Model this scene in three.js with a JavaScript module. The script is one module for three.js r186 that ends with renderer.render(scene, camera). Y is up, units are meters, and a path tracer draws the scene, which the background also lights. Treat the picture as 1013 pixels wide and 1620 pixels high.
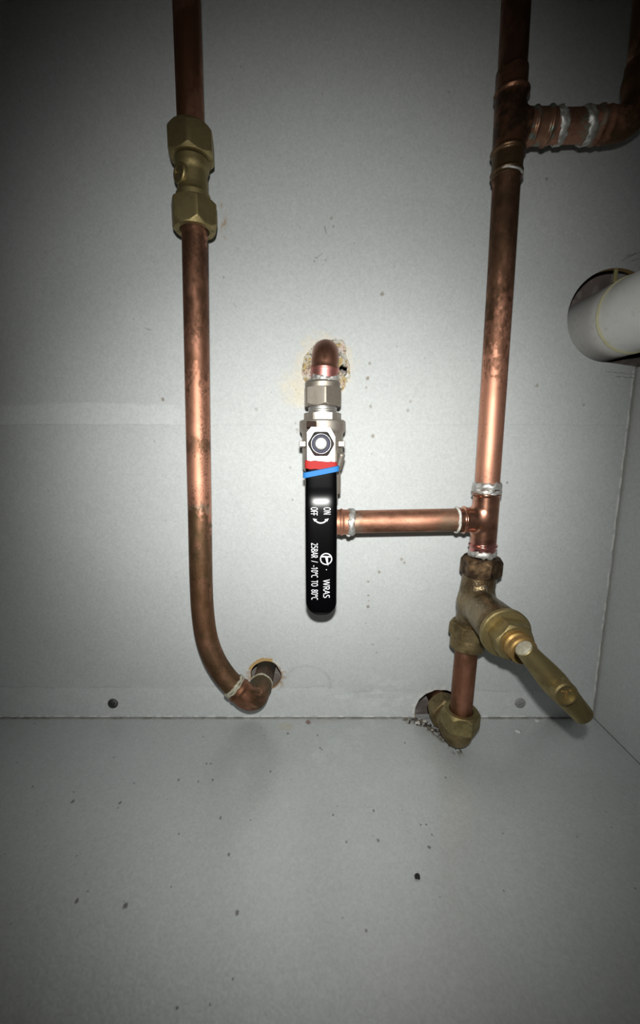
import * as THREE from 'three';
import { mergeGeometries, mergeVertices, toCreasedNormals } from 'three/addons/utils/BufferGeometryUtils.js';
import { RoundedBoxGeometry } from 'three/addons/geometries/RoundedBoxGeometry.js';
import { MarchingCubes } from 'three/addons/objects/MarchingCubes.js';
import { Brush, Evaluator, SUBTRACTION } from 'three-bvh-csg';

// ---------------------------------------------------------------- camera, light, exposure
const scene = new THREE.Scene();
scene.background = new THREE.Color(0x000000);            // unlit room behind the cabinet
const renderer = new THREE.WebGLRenderer({ antialias: true });
renderer.toneMapping = THREE.LinearToneMapping;
renderer.toneMappingExposure = 1.0;
renderer.shadowMap.enabled = true;

const PITCH = THREE.MathUtils.degToRad(9.5);
const camera = new THREE.PerspectiveCamera(2 * THREE.MathUtils.radToDeg(Math.atan(810 / 640)), 1013 / 1620, 0.005, 5);
camera.position.set(0, 0.222, 0.300);
camera.rotation.x = -PITCH;
scene.add(camera);

// the phone's flash, 2 cm above its lens: two LEDs side by side, aimed a little above and below the lens's
// line of sight so that the beam fills the tall frame; the only light in the cupboard
for (const [x, aim, cone, power] of [[-0.0015, -3, 45, 0.238], [0.0015, 24, 48, 0.265]]) {
  const led = new THREE.SpotLight(0xfdfcf8, power, 0, THREE.MathUtils.degToRad(cone), 1.0, 2), a = THREE.MathUtils.degToRad(aim);
  led.position.set(x, 0.243, 0.303);
  led.target.position.set(x, 0.243 - Math.sin(a), 0.303 - Math.cos(a));
  led.castShadow = true;
  led.shadow.mapSize.set(2048, 2048);
  led.shadow.camera.near = 0.01; led.shadow.camera.far = 3;
  led.shadow.radius = 0.14;                              // an LED a few millimetres wide
  scene.add(led, led.target);
}

// ---------------------------------------------------------------- noise
const fract = (v) => v - Math.floor(v);
function hash3(x, y, z) {
  let h = Math.imul(x | 0, 374761393) ^ Math.imul(y | 0, 668265263) ^ Math.imul(z | 0, 1274126177);
  h = Math.imul(h ^ (h >>> 13), 1103515245); h ^= h >>> 16;
  return (h >>> 0) / 4294967295;
}
const sm = (t) => t * t * (3 - 2 * t);
function n3(x, y, z) {
  const X = Math.floor(x), Y = Math.floor(y), Z = Math.floor(z), a = sm(x - X), b = sm(y - Y), c = sm(z - Z);
  const l = (p, q, t) => p + (q - p) * t;
  return l(l(l(hash3(X, Y, Z), hash3(X + 1, Y, Z), a), l(hash3(X, Y + 1, Z), hash3(X + 1, Y + 1, Z), a), b),
    l(l(hash3(X, Y, Z + 1), hash3(X + 1, Y, Z + 1), a), l(hash3(X, Y + 1, Z + 1), hash3(X + 1, Y + 1, Z + 1), a), b), c);
}
function n2(x, y, s = 0) {
  const X = Math.floor(x), Y = Math.floor(y), a = sm(x - X), b = sm(y - Y);
  const p = hash3(X, Y, s), q = hash3(X + 1, Y, s), r = hash3(X, Y + 1, s), t = hash3(X + 1, Y + 1, s);
  return (p + (q - p) * a) + ((r + (t - r) * a) - (p + (q - p) * a)) * b;
}
function f3(x, y, z, o = 4) { let v = 0, a = 0.5, w = 0; for (let i = 0; i < o; i++) { v += a * n3(x, y, z); w += a; a *= 0.5; x = x * 2.03 + 7.1; y = y * 2.03 + 3.7; z = z * 2.03 + 11.3; } return v / w; }
function f2(x, y, s = 0, o = 4) { let v = 0, a = 0.5, w = 0; for (let i = 0; i < o; i++) { v += a * n2(x, y, s + i); w += a; a *= 0.5; x = x * 2.03 + 7.1; y = y * 2.03 + 3.7; } return v / w; }
const clamp = (v, a = 0, b = 1) => Math.min(b, Math.max(a, v));
const step = (a, b, v) => sm(clamp((v - a) / (b - a)));
const mix = (a, b, t) => [a[0] + (b[0] - a[0]) * t, a[1] + (b[1] - a[1]) * t, a[2] + (b[2] - a[2]) * t];
let seedState = 20240607;
const rnd = () => { seedState = (Math.imul(seedState, 1664525) + 1013904223) >>> 0; return seedState / 4294967296; };

// ---------------------------------------------------------------- textures
const toS = (v) => (v <= 0.0031308 ? v * 12.92 : 1.055 * Math.pow(v, 1 / 2.4) - 0.055);
function colorTex(W, H, fn, wrap = false) {             // fn(u, v) -> linear colour, v = 0 at the bottom row
  const d = new Uint8Array(W * H * 4);
  for (let j = 0; j < H; j++) for (let i = 0; i < W; i++) {
    const c = fn((i + 0.5) / W, (j + 0.5) / H), k = (j * W + i) * 4;
    d[k] = 255 * clamp(toS(c[0])); d[k + 1] = 255 * clamp(toS(c[1])); d[k + 2] = 255 * clamp(toS(c[2])); d[k + 3] = 255;
  }
  const t = new THREE.DataTexture(d, W, H, THREE.RGBAFormat);
  t.colorSpace = THREE.SRGBColorSpace; t.magFilter = THREE.LinearFilter; t.minFilter = THREE.LinearMipmapLinearFilter; t.generateMipmaps = true;
  if (wrap) t.wrapS = t.wrapT = THREE.RepeatWrapping;
  t.needsUpdate = true; return t;
}
function grayTex(W, H, fn, wrap = false) { const t = colorTex(W, H, (u, v) => { const g = fn(u, v); return [g, g, g]; }, wrap); t.colorSpace = THREE.NoColorSpace; return t; }
const mat = (o) => new THREE.MeshPhysicalMaterial(o);

// ---------------------------------------------------------------- geometry helpers (millimetres)
const V = (x, y, z) => new THREE.Vector3(x, y, z);
function grid(nu, nv, P, closeU = true, uvf) {          // P(i, j) -> Vector3; i around, j along
  const pos = [], uv = [], idx = [];
  for (let j = 0; j <= nv; j++) for (let i = 0; i <= nu; i++) {
    const p = P(closeU && i === nu ? 0 : i, j); pos.push(p.x, p.y, p.z);
    const q = uvf ? uvf(i, j) : [i / nu, j / nv]; uv.push(q[0], q[1]);
  }
  const w = nu + 1;
  for (let j = 0; j < nv; j++) for (let i = 0; i < nu; i++) { const a = j * w + i, b = a + 1, c = a + w, d = c + 1; idx.push(a, b, d, a, d, c); }
  const g = new THREE.BufferGeometry();
  g.setAttribute('position', new THREE.Float32BufferAttribute(pos, 3));
  g.setAttribute('uv', new THREE.Float32BufferAttribute(uv, 2));
  g.setIndex(idx); return g;
}
function smoothSeam(g, nu, nv) {                         // same normal on both sides of the seam
  g.computeVertexNormals(); const n = g.attributes.normal, w = nu + 1;
  for (let j = 0; j <= nv; j++) {
    const a = j * w, b = a + nu, v = V(n.getX(a) + n.getX(b), n.getY(a) + n.getY(b), n.getZ(a) + n.getZ(b)).normalize();
    n.setXYZ(a, v.x, v.y, v.z); n.setXYZ(b, v.x, v.y, v.z);
  }
  return g;
}
function frameOf(dir) {
  const t = dir.clone().normalize(), ref = Math.abs(t.z) > 0.9 ? V(0, 1, 0) : V(0, 0, -1);
  const a = ref.clone().addScaledVector(t, -ref.dot(t)).normalize(), b = V(0, 0, 0).crossVectors(t, a);
  return { t, a, b };
}
// a polyline with rounded corners, resampled densely
function path(pts, fillet = 0, ds = 1.2) {
  const P = pts.map((p) => V(...p)), out = [P[0].clone()];
  const lineTo = (q) => { const s = out[out.length - 1], n = Math.max(1, Math.ceil(s.distanceTo(q) / ds)); for (let i = 1; i <= n; i++) out.push(s.clone().lerp(q, i / n)); };
  for (let i = 1; i < P.length - 1; i++) {
    const a = P[i].clone().sub(P[i - 1]), b = P[i + 1].clone().sub(P[i]), la = a.length(), lb = b.length(); a.normalize(); b.normalize();
    const ang = Math.acos(clamp(a.dot(b), -1, 1)); let cut = Math.min(fillet * Math.tan(ang / 2), la * 0.49, lb * 0.49);
    if (ang < 1e-3 || !fillet) { lineTo(P[i]); continue; }
    const s = P[i].clone().addScaledVector(a, -cut), e = P[i].clone().addScaledVector(b, cut);
    lineTo(s);
    const R = cut / Math.tan(ang / 2), n = Math.max(4, Math.ceil(R * ang / ds));
    const nrm = b.clone().addScaledVector(a, -a.dot(b)).normalize(), c = s.clone().addScaledVector(nrm, R);
    for (let k = 1; k <= n; k++) { const f = ang * k / n; out.push(c.clone().addScaledVector(nrm, -R * Math.cos(f)).addScaledVector(a, R * Math.sin(f))); }
  }
  lineTo(P[P.length - 1]); return out;
}
function spline(pts, n = 160) { return new THREE.CatmullRomCurve3(pts.map((p) => V(...p)), false, 'centripetal').getSpacedPoints(n); }
// tube along points; r(s, angle, L) or a number; open ends get a flat cap
function sweep(pts, r, { nu = 40, caps = true, tile = 0, ref } = {}) {
  const n = pts.length, S = [0]; for (let i = 1; i < n; i++) S.push(S[i - 1] + pts[i].distanceTo(pts[i - 1]));
  const L = S[n - 1], rf = typeof r === 'number' ? () => r : r;
  const T = pts.map((p, i) => pts[Math.min(n - 1, i + 1)].clone().sub(pts[Math.max(0, i - 1)]).normalize());
  let a = ref ? V(...ref) : V(0, 0, -1); if (Math.abs(a.dot(T[0])) > 0.9) a = V(0, 1, 0);
  const A = [], B = [];
  for (let i = 0; i < n; i++) { a = a.clone().addScaledVector(T[i], -a.dot(T[i])).normalize(); A.push(a); B.push(V(0, 0, 0).crossVectors(T[i], a)); }
  const r0 = rf(0, 0, L);
  const g = smoothSeam(grid(nu, n - 1, (i, j) => { const f = i / nu * Math.PI * 2, q = rf(S[j], f, L); return pts[j].clone().addScaledVector(A[j], q * Math.cos(f)).addScaledVector(B[j], q * Math.sin(f)); }, true,
    (i, j) => tile ? [i / nu * Math.PI * 2 * r0 / tile, S[j] / tile] : [i / nu, S[j] / L]), nu, n - 1);
  if (!caps) return g;
  const list = [g];
  for (const j of [0, n - 1]) {
    const c = grid(nu, 1, (i, k) => { const f = i / nu * Math.PI * 2, q = rf(S[j], f, L) * k; return pts[j].clone().addScaledVector(A[j], q * Math.cos(f)).addScaledVector(B[j], q * Math.sin(f)); }, true, () => [0.5, j ? 0.999 : 0.001]);
    const t = j ? T[n - 1] : T[0].clone().negate(), no = c.attributes.position.array.map((_, k) => t.getComponent(k % 3));
    c.setAttribute('normal', new THREE.Float32BufferAttribute(no, 3)); if (j) flip(c); list.push(c);
  }
  return mergeGeometries(list);
}
function flip(g) { const x = g.index.array; for (let i = 0; i < x.length; i += 3) { const t = x[i + 1]; x[i + 1] = x[i + 2]; x[i + 2] = t; } return g; }
// surface of revolution: profile [[r, s], ...] along dir from A; radius may be modulated by shape(angle, r, s)
function revolve(profile, A, dir, { nu = 48, shape, crease = 0.5, tile = 40 } = {}) {
  const f = frameOf(V(...dir)), o = V(...A), S = [0];
  for (let i = 1; i < profile.length; i++) S.push(S[i - 1] + Math.hypot(profile[i][0] - profile[i - 1][0], profile[i][1] - profile[i - 1][1]));
  const g = grid(nu, profile.length - 1, (i, j) => {
    const an = i / nu * Math.PI * 2, [r, s] = profile[j], q = shape ? shape(an, r, s) : r;
    return o.clone().addScaledVector(f.t, s).addScaledVector(f.a, q * Math.cos(an)).addScaledVector(f.b, q * Math.sin(an));
  }, true, (i, j) => [i / nu * 2, S[j] / tile]);
  return mergeVertices(toCreasedNormals(g, crease));
}
const lerpProfile = (p, d = 1.5) => { const o = [p[0]]; for (let i = 1; i < p.length; i++) { const n = Math.max(1, Math.ceil(Math.hypot(p[i][0] - p[i - 1][0], p[i][1] - p[i - 1][1]) / d)); for (let k = 1; k <= n; k++) o.push([p[i - 1][0] + (p[i][0] - p[i - 1][0]) * k / n, p[i - 1][1] + (p[i][1] - p[i - 1][1]) * k / n]); } return o; };
// hexagon nut with turned chamfers; s0..s1 along dir from A
function hexNut(A, dir, flats, h, bore, { turn = 0, ch = 1.6, ch0 = ch, ch1 = ch, top = 0 } = {}) {
  const ap = flats / 2, co = ap / Math.cos(Math.PI / 6);
  const hexR = (an) => { let q = fract((an - turn) / (Math.PI / 3)) * Math.PI / 3 - Math.PI / 6; return Math.min(ap / Math.cos(q), co - 0.25); };
  const p = [[bore, 3], [bore, 0], [ap - 0.4, 0]], K = 5, rt = top || ap - 0.4;
  for (let k = 1; k <= K; k++) p.push([ap - 0.4 + (co - ap + 0.5) * k / K, ch0 * k / K]);
  for (let k = K; k >= 1; k--) p.push([rt + (co + 0.1 - rt) * k / K, h - ch1 * k / K]);
  p.push([rt, h], [bore, h], [bore, h - 3]);
  return revolve(p, A, dir, { nu: 72, shape: (an, r) => Math.min(r, Math.max(hexR(an), bore)), crease: 0.3 });
}
function ring(A, dir, R, minor, { lump = 0, seed = 0, freq = 0.5, nu = 64, nv = 14, flat = 1 } = {}) {
  const f = frameOf(V(...dir)), o = V(...A);
  const g = grid(nu, nv, (i, j) => {
    const an = i / nu * Math.PI * 2, b = (j % nv) / nv * Math.PI * 2, dirv = f.a.clone().multiplyScalar(Math.cos(an)).addScaledVector(f.b, Math.sin(an));
    const w = 1 + lump * (f3(Math.cos(an) * R * freq + seed, Math.sin(an) * R * freq, b + seed * 1.7, 3) - 0.5) * 2;
    const sh = lump * minor * 1.1 * (n3(Math.cos(an) * 3 + seed, Math.sin(an) * 3, seed) - 0.5);
    return o.clone().addScaledVector(dirv, R + minor * w * Math.cos(b)).addScaledVector(f.t, minor * flat * w * Math.sin(b) + sh);
  }, true, (i, j) => [i / nu * 2, j / nv * 0.3]);
  return mergeVertices(toCreasedNormals(g, 1.2));
}
const box = (w, h, d, x, y, z, r = 0.4) => new RoundedBoxGeometry(w, h, d, 2, Math.min(r, w / 2.1, h / 2.1, d / 2.1)).translate(x, y, z);
// surface of a signed distance (mm), meshed on a grid; tint(x, y, z) gives vertex colours
function surface(sdf, c, half, res, tint) {
  const mc = new MarchingCubes(res, new THREE.MeshBasicMaterial(), false, false, 400000), h = res / 2;
  let q = 0;
  for (let k = 0; k < res; k++) for (let j = 0; j < res; j++) for (let i = 0; i < res; i++) mc.field[q++] = -sdf(c[0] + half[0] * (i - h) / h, c[1] + half[1] * (j - h) / h, c[2] + half[2] * (k - h) / h);
  mc.isolation = 0; mc.update();
  const n = mc.count, pos = new Float32Array(n * 3);
  for (let i = 0; i < n * 3; i++) pos[i] = c[i % 3] + half[i % 3] * mc.positionArray[i];
  let g = new THREE.BufferGeometry(); g.setAttribute('position', new THREE.BufferAttribute(pos, 3));
  g = mergeVertices(g, 1e-3);
  const p = g.attributes.position, m = p.count, no = new Float32Array(m * 3), uv = new Float32Array(m * 2), e = 0.15;
  for (let i = 0; i < m; i++) {
    const x = p.getX(i), y = p.getY(i), z = p.getZ(i);
    const v = V(sdf(x + e, y, z) - sdf(x - e, y, z), sdf(x, y + e, z) - sdf(x, y - e, z), sdf(x, y, z + e) - sdf(x, y, z - e)).normalize();
    no.set([v.x, v.y, v.z], i * 3); uv.set([(x + z * 0.7) / 40, (y + z * 0.4) / 40], i * 2);
  }
  g.setAttribute('normal', new THREE.BufferAttribute(no, 3)); g.setAttribute('uv', new THREE.BufferAttribute(uv, 2));
  const ix = g.index.array;                                // drop slivers, make the winding follow the normals
  const keep = [];
  for (let i = 0; i < ix.length; i += 3) {
    const [a, b, d] = [ix[i], ix[i + 1], ix[i + 2]]; if (a === b || b === d || a === d) continue;
    const A = V().fromBufferAttribute(p, a), B = V().fromBufferAttribute(p, b), D = V().fromBufferAttribute(p, d), fn = B.sub(A).cross(D.sub(A));
    if (fn.x * no[a * 3] + fn.y * no[a * 3 + 1] + fn.z * no[a * 3 + 2] < 0) keep.push(a, d, b); else keep.push(a, b, d);
  }
  g.setIndex(keep);
  if (tint) paint(g, tint);
  return g;
}
function paint(g, tint) {
  const p = g.attributes.position, col = new Float32Array(p.count * 3);
  for (let i = 0; i < p.count; i++) col.set(tint(p.getX(i), p.getY(i), p.getZ(i)), i * 3);
  g.setAttribute('color', new THREE.BufferAttribute(col, 3)); return g;
}
const smin = (a, b, k) => { const h = clamp(0.5 + 0.5 * (b - a) / k); return b + (a - b) * h - k * h * (1 - h); };
function capsule(x, y, z, a, b, ra, rb) {                   // rounded cone
  const bx = b[0] - a[0], by = b[1] - a[1], bz = b[2] - a[2], px = x - a[0], py = y - a[1], pz = z - a[2];
  const t = clamp((px * bx + py * by + pz * bz) / (bx * bx + by * by + bz * bz));
  return Math.hypot(px - bx * t, py - by * t, pz - bz * t) - (ra + (rb - ra) * t);
}
function cyl(x, y, z, a, b, r) {                            // capped cylinder
  const bx = b[0] - a[0], by = b[1] - a[1], bz = b[2] - a[2], L = Math.hypot(bx, by, bz), px = x - a[0], py = y - a[1], pz = z - a[2];
  const s = (px * bx + py * by + pz * bz) / L, d = Math.sqrt(Math.max(0, px * px + py * py + pz * pz - s * s)) - r, e = Math.abs(s - L / 2) - L / 2;
  return Math.min(Math.max(d, e), 0) + Math.hypot(Math.max(d, 0), Math.max(e, 0));
}

// ---------------------------------------------------------------- things and parts
const used = {}, origin = new Map();
const numbered = (n) => { const k = used[n] = (used[n] ?? -1) + 1; return k ? n + '_' + String(k).padStart(3, '0') : n; };
function thing(name, label, category, o, group) {
  const g = new THREE.Group(); g.name = numbered(name); g.position.set(o[0] / 1000, o[1] / 1000, o[2] / 1000); g.userData = { label, category };
  if (group) g.userData.group = group;
  origin.set(g, o); scene.add(g); return g;
}
function bake(geoms, o) {
  const list = (Array.isArray(geoms) ? geoms : [geoms]).map((g) => { g = g.clone(); if (!g.attributes.normal) g.computeVertexNormals(); return g.index ? g : mergeVertices(g); });
  const hasColor = list.some((g) => g.attributes.color);
  for (const g of list) for (const k of Object.keys(g.attributes)) if (!['position', 'normal', 'uv'].includes(k) && !(k === 'color' && hasColor)) g.deleteAttribute(k);
  if (hasColor) for (const g of list) if (!g.attributes.color) paint(g, () => [1, 1, 1]);
  const g = list.length > 1 ? mergeGeometries(list) : list[0];
  return g.translate(-o[0], -o[1], -o[2]).scale(0.001, 0.001, 0.001);
}
function part(name, geoms, m, parent, label) {
  const o = origin.get(parent), me = new THREE.Mesh(bake(geoms, o), m);
  me.name = name; me.castShadow = me.receiveShadow = true; if (label) me.userData.label = label;
  origin.set(me, o); parent.add(me); return me;
}
function single(name, label, category, o, geoms, m, group) {
  const me = new THREE.Mesh(bake(geoms, o), m); me.name = numbered(name); me.position.set(o[0] / 1000, o[1] / 1000, o[2] / 1000);
  me.castShadow = me.receiveShadow = true; me.userData = { label, category }; if (group) me.userData.group = group; origin.set(me, o); scene.add(me); return me;
}
function structure(name, geoms, m, label) {
  const me = new THREE.Mesh(bake(geoms, [0, 0, 0]), m); me.name = name; me.castShadow = me.receiveShadow = true; me.userData = { kind: 'structure', label }; origin.set(me, [0, 0, 0]); scene.add(me); return me;
}

// ---------------------------------------------------------------- the cupboard: laminate board panels
const XL = -330, XR = 224, YT = 620, ZF = 480;
const laminate = [0.515, 0.540, 0.538];
const grain = (x, y, s) => 1 + 0.13 * (n2(x * 1.5, y * 1.5, s) - 0.5) + 0.09 * (n2(x * 0.7, y * 0.7, s + 3) - 0.5) + 0.05 * (f2(x / 22, y / 22, s + 5, 3) - 0.5) + 0.04 * (f2(x / 90, y / 90, s + 9, 2) - 0.5);
// marks that stand on the back panel: x, y, radius (mm), strength
const specks = [[42.9, 324.3, 1.2, 0.8], [35.1, 278.5, 0.9, 0.7], [34, 268.5, 1.1, 0.9], [38.5, 227.9, 1.2, 0.8], [33, 262, 0.8, 0.6], [36.5, 249, 1.0, 0.7], [65.2, 252.4, 0.9, 0.5], [63.5, 246, 1.1, 0.5],
  [7.8, 371.6, 0.9, 0.6], [9, 366.5, 0.7, 0.7], [-112.9, 253.8, 1.0, 0.9], [-16.8, 232.4, 1.2, 0.5], [-18, 237, 0.8, 0.5], [45.6, 124.9, 1.1, 0.8], [64.8, 132.4, 0.9, 0.7], [37.4, 117.2, 0.9, 0.7], [37.8, 106, 0.8, 0.8], [37.8, 96.6, 1.2, 0.9],
  [38.2, 101.5, 0.6, 0.6], [53.5, 160.5, 1.0, 0.7], [62, 161.5, 0.8, 0.7], [62.6, 135, 1.1, 0.7], [36, 83, 0.7, 0.5], [42, 65, 0.8, 0.6], [45, 58, 0.7, 0.6], [155.1, 263.4, 1.0, 0.6], [-20.5, 181, 0.8, 0.7], [-22, 205, 0.9, 0.4], [-46, 247, 1.2, 0.4],
  [139, 194, 0.9, 0.8], [190, 250, 0.9, 0.6], [38, 215, 0.6, 0.5], [-4, 345, 0.6, 0.6], [4, 345.5, 0.5, 0.6], [-66, 335, 0.8, 0.5], [54, 290, 0.6, 0.5], [150, 395, 0.9, 0.7], [-121, 224, 0.5, 0.5]];
for (let i = 0; i < 150; i++) specks.push([XL + rnd() * (XR - XL), 20 + rnd() * 440, 0.22 + 0.3 * rnd(), 0.35 + 0.4 * rnd()]);
const strokes = [[-3, 347, 1.2, 349.5], [3, 366.5, 4.2, 362.5], [-122.5, 302, -118, 300.6], [208, 348, 226, 352.5], [212, 345, 226, 349], [203.5, 273, 224, 271], [211, 269.6, 224, 268.6], [206, 345.5, 214, 349.5], [-60, 318, -58.5, 316]];
const segD = (x, y, s) => { const dx = s[2] - s[0], dy = s[3] - s[1], t = clamp(((x - s[0]) * dx + (y - s[1]) * dy) / (dx * dx + dy * dy)); return Math.hypot(x - s[0] - dx * t, y - s[1] - dy * t); };
const BW = 1330, BH = 1486;
const cellMarks = new Map();
specks.forEach((s) => { for (let a = -1; a <= 1; a++) for (let b = -1; b <= 1; b++) { const k = (Math.floor(s[0] / 8) + a) + ',' + (Math.floor(s[1] / 8) + b); if (!cellMarks.has(k)) cellMarks.set(k, []); cellMarks.get(k).push(s); } });
const backMap = colorTex(BW, BH, (u, v) => {
  const x = XL + u * (XR - XL), y = v * YT; let g = grain(x, y, 11), c = laminate;
  // pale strip of old sealant across the left half, its lower joint line runs right across
  if (y > 228 && y < 260) {
    const e0 = 236.2 + 0.9 * (n2(x / 9, 1) - 0.5), e1 = 250.6 + 5.0 * (f2(x / 14, y / 5, 31, 4) - 0.5);
    const on = step(e0 - 0.3, e0 + 0.3, y) * (1 - step(e1 - 0.8, e1 + 0.8, y)), rub = step(0.25, 0.75, f2(x / 16, y / 9, 33, 3) + clamp((-95 - x) / 120, -0.6, 0.35));
    g *= 1 + 0.11 * on * rub;
    const ln = Math.exp(-Math.pow((y - e0 + 0.4) / 0.35, 2)); g *= 1 - 0.13 * ln * (0.35 + 0.65 * n2(x / 12, 3, 2)) * (x < -40 || x > 60 ? 1 : 0.4);
  }
  // painted-over filler along the foot of the panel
  if (y < 40) {
    const e = 27.5 + 3.2 * (f2(x / 26, 2, 41, 3) - 0.5) + 1.4 * (n2(x / 5, 7, 43) - 0.5) + (x > 20 ? -4 : 0);
    g *= 1 + 0.07 * (1 - step(e - 0.6, e + 0.6, y)) * (0.5 + f2(x / 12, y / 8, 45, 3));
    g *= 1 - 0.12 * Math.exp(-Math.pow((y - e - 0.4) / 0.6, 2)) * step(0.35, 0.6, n2(x / 16, 9, 47));
    if (y < 1.9) c = mix(c, [0.74, 0.74, 0.72], 0.9 * step(0.4, 0.55, n2(x / 3.5, 5, 48)));   // chipped white edge
  }
  // smeared whitish patches between the two lower holes
  { const m = Math.exp(-Math.pow((x - 45) / 40, 2) - Math.pow((y - 22) / 13, 2)); if (m > 0.02) g *= 1 + 0.16 * m * (step(0.45, 0.7, f2(x / 9, y / 4, 51, 4)) - 0.25); }
  { const m = Math.exp(-Math.pow((x - 163) / 14, 2) - Math.pow((y - 13) / 7, 2)); if (m > 0.03) c = mix(c, [0.62, 0.62, 0.6], 0.55 * m * step(0.55, 0.66, f2(x / 4.5, y / 3, 53, 3))); }
  { const m = Math.exp(-Math.pow((x + 169) / 9, 2) - Math.pow((y - 11) / 7, 2)); if (m > 0.03) c = mix(c, [0.66, 0.66, 0.63], 0.6 * m * step(0.52, 0.64, f2(x / 3, y / 3, 54, 3))); }
  // drip marks, tide marks and stains
  { const d = Math.hypot(x + 11, (y - 30) * 1.15), k = 19 + 3 * (f2(x / 8, y / 8, 55, 3) - 0.5); const e = Math.exp(-Math.pow((d - k) / 1.4, 2)); if (e > 0.03 && y > 26) g *= 1 - 0.12 * e * f2(x / 5, y / 5, 56, 3) * 1.6; }
  { const d = Math.hypot(x + 13, y - 262) / 17, s = (1 - step(0.4, 1.1, d + 0.5 * (f2(x / 7, y / 7, 57, 3) - 0.5))); if (s > 0.01) c = mix(c, [0.62, 0.55, 0.38], 0.5 * s * (0.4 + f2(x / 5, y / 5, 58, 3))); }
  { const d = Math.hypot(x - 4, y - 277) / 24, s = 1 - step(0.75, 1.0, d + 0.45 * (f2(x / 4, y / 4, 59, 3) - 0.5)); if (s > 0.01) c = mix(c, [0.58, 0.55, 0.47], 0.75 * s); }
  { const sx = (x + 64.6 + 1.2 * Math.sin(y * 0.35)) / 1.7, s = Math.exp(-sx * sx) * step(357, 361, y) * (1 - step(377, 383, y)) * step(0.4, 0.7, f2(x / 2.2, y / 3.2, 61, 3)); if (s > 0.02) c = mix(c, [0.36, 0.24, 0.12], 0.75 * s); }
  { const d = Math.hypot(x + 43.6, y - 38.5); const s = Math.exp(-Math.pow((d - 13) / 3.2, 2)); if (s > 0.02) c = mix(c, y > 42 ? [0.66, 0.66, 0.6] : [0.42, 0.3, 0.2], s * step(0.42, 0.62, f2(x / 2.6, y / 2.6, 63, 3)) * 0.75);
    const rim = d + 1.6 * (f2(x / 2, y / 2, 64, 3) - 0.5); if (y > 43 && x < -38 && rim < 14.8) c = mix(c, [0.46, 0.29, 0.10], 0.9); else if (rim < 13.1) c = mix(c, [0.30, 0.17, 0.09], 0.6); }
  { const d = Math.hypot(x - 98, y - 5); const s = Math.exp(-Math.pow((d - 21.5) / 2.2, 2)); if (s > 0.02) c = mix(c, [0.66, 0.66, 0.63], s * step(0.42, 0.6, f2(x / 2.4, y / 2.4, 65, 3)) * 0.8); }
  if (x > XR - 1.6 && y < 280) c = mix(c, [0.70, 0.70, 0.68], 0.85 * step(0.35, 0.55, n2(y / 4, 8, 49)));
  const near = cellMarks.get(Math.floor(x / 8) + ',' + Math.floor(y / 8));
  if (near) for (const q of near) { const d = Math.hypot(x - q[0], (y - q[1]) * 0.9) / (q[2] * (0.7 + 0.7 * n2(x * 1.3, y * 1.3, 71))); if (d < 1.3) c = mix(c, [0.2, 0.16, 0.11], q[3] * (1 - step(0.6, 1.3, d)) * 0.8); }
  for (const q of strokes) { if (x > Math.min(q[0], q[2]) - 1 && x < Math.max(q[0], q[2]) + 1 && y > Math.min(q[1], q[3]) - 1 && y < Math.max(q[1], q[3]) + 1) { const d = segD(x, y + 0.4 * (n2(x / 2, 3, 5) - 0.5), q); if (d < 0.55) c = mix(c, [0.14, 0.14, 0.14], 0.6 * (1 - step(0.1, 0.55, d)) * (0.3 + n2(x, y, 73))); } }
  return [c[0] * g, c[1] * g, c[2] * g];
});
const grainBump = grayTex(512, 512, (u, v) => { const P = 128, x = u * P, y = v * P; const w = (X, Y) => hash3(((X % P) + P) % P, ((Y % P) + P) % P, 5); const X = Math.floor(x), Y = Math.floor(y), a = sm(x - X), b = sm(y - Y); return (w(X, Y) * (1 - a) + w(X + 1, Y) * a) * (1 - b) + (w(X, Y + 1) * (1 - a) + w(X + 1, Y + 1) * a) * b; }, true);
function bumpFor(wmm, hmm) { const t = grainBump.clone(); t.repeat.set(wmm / 150, hmm / 150); t.needsUpdate = true; return t; }
const boardGloss = { roughness: 0.66, metalness: 0, specularIntensity: 0.3 };
const matBack = mat({ map: backMap, bumpMap: bumpFor(XR - XL, YT), bumpScale: 0.00006, ...boardGloss });
const matCore = mat({ color: new THREE.Color().setRGB(0.40, 0.26, 0.11), roughness: 0.9 });

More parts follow.
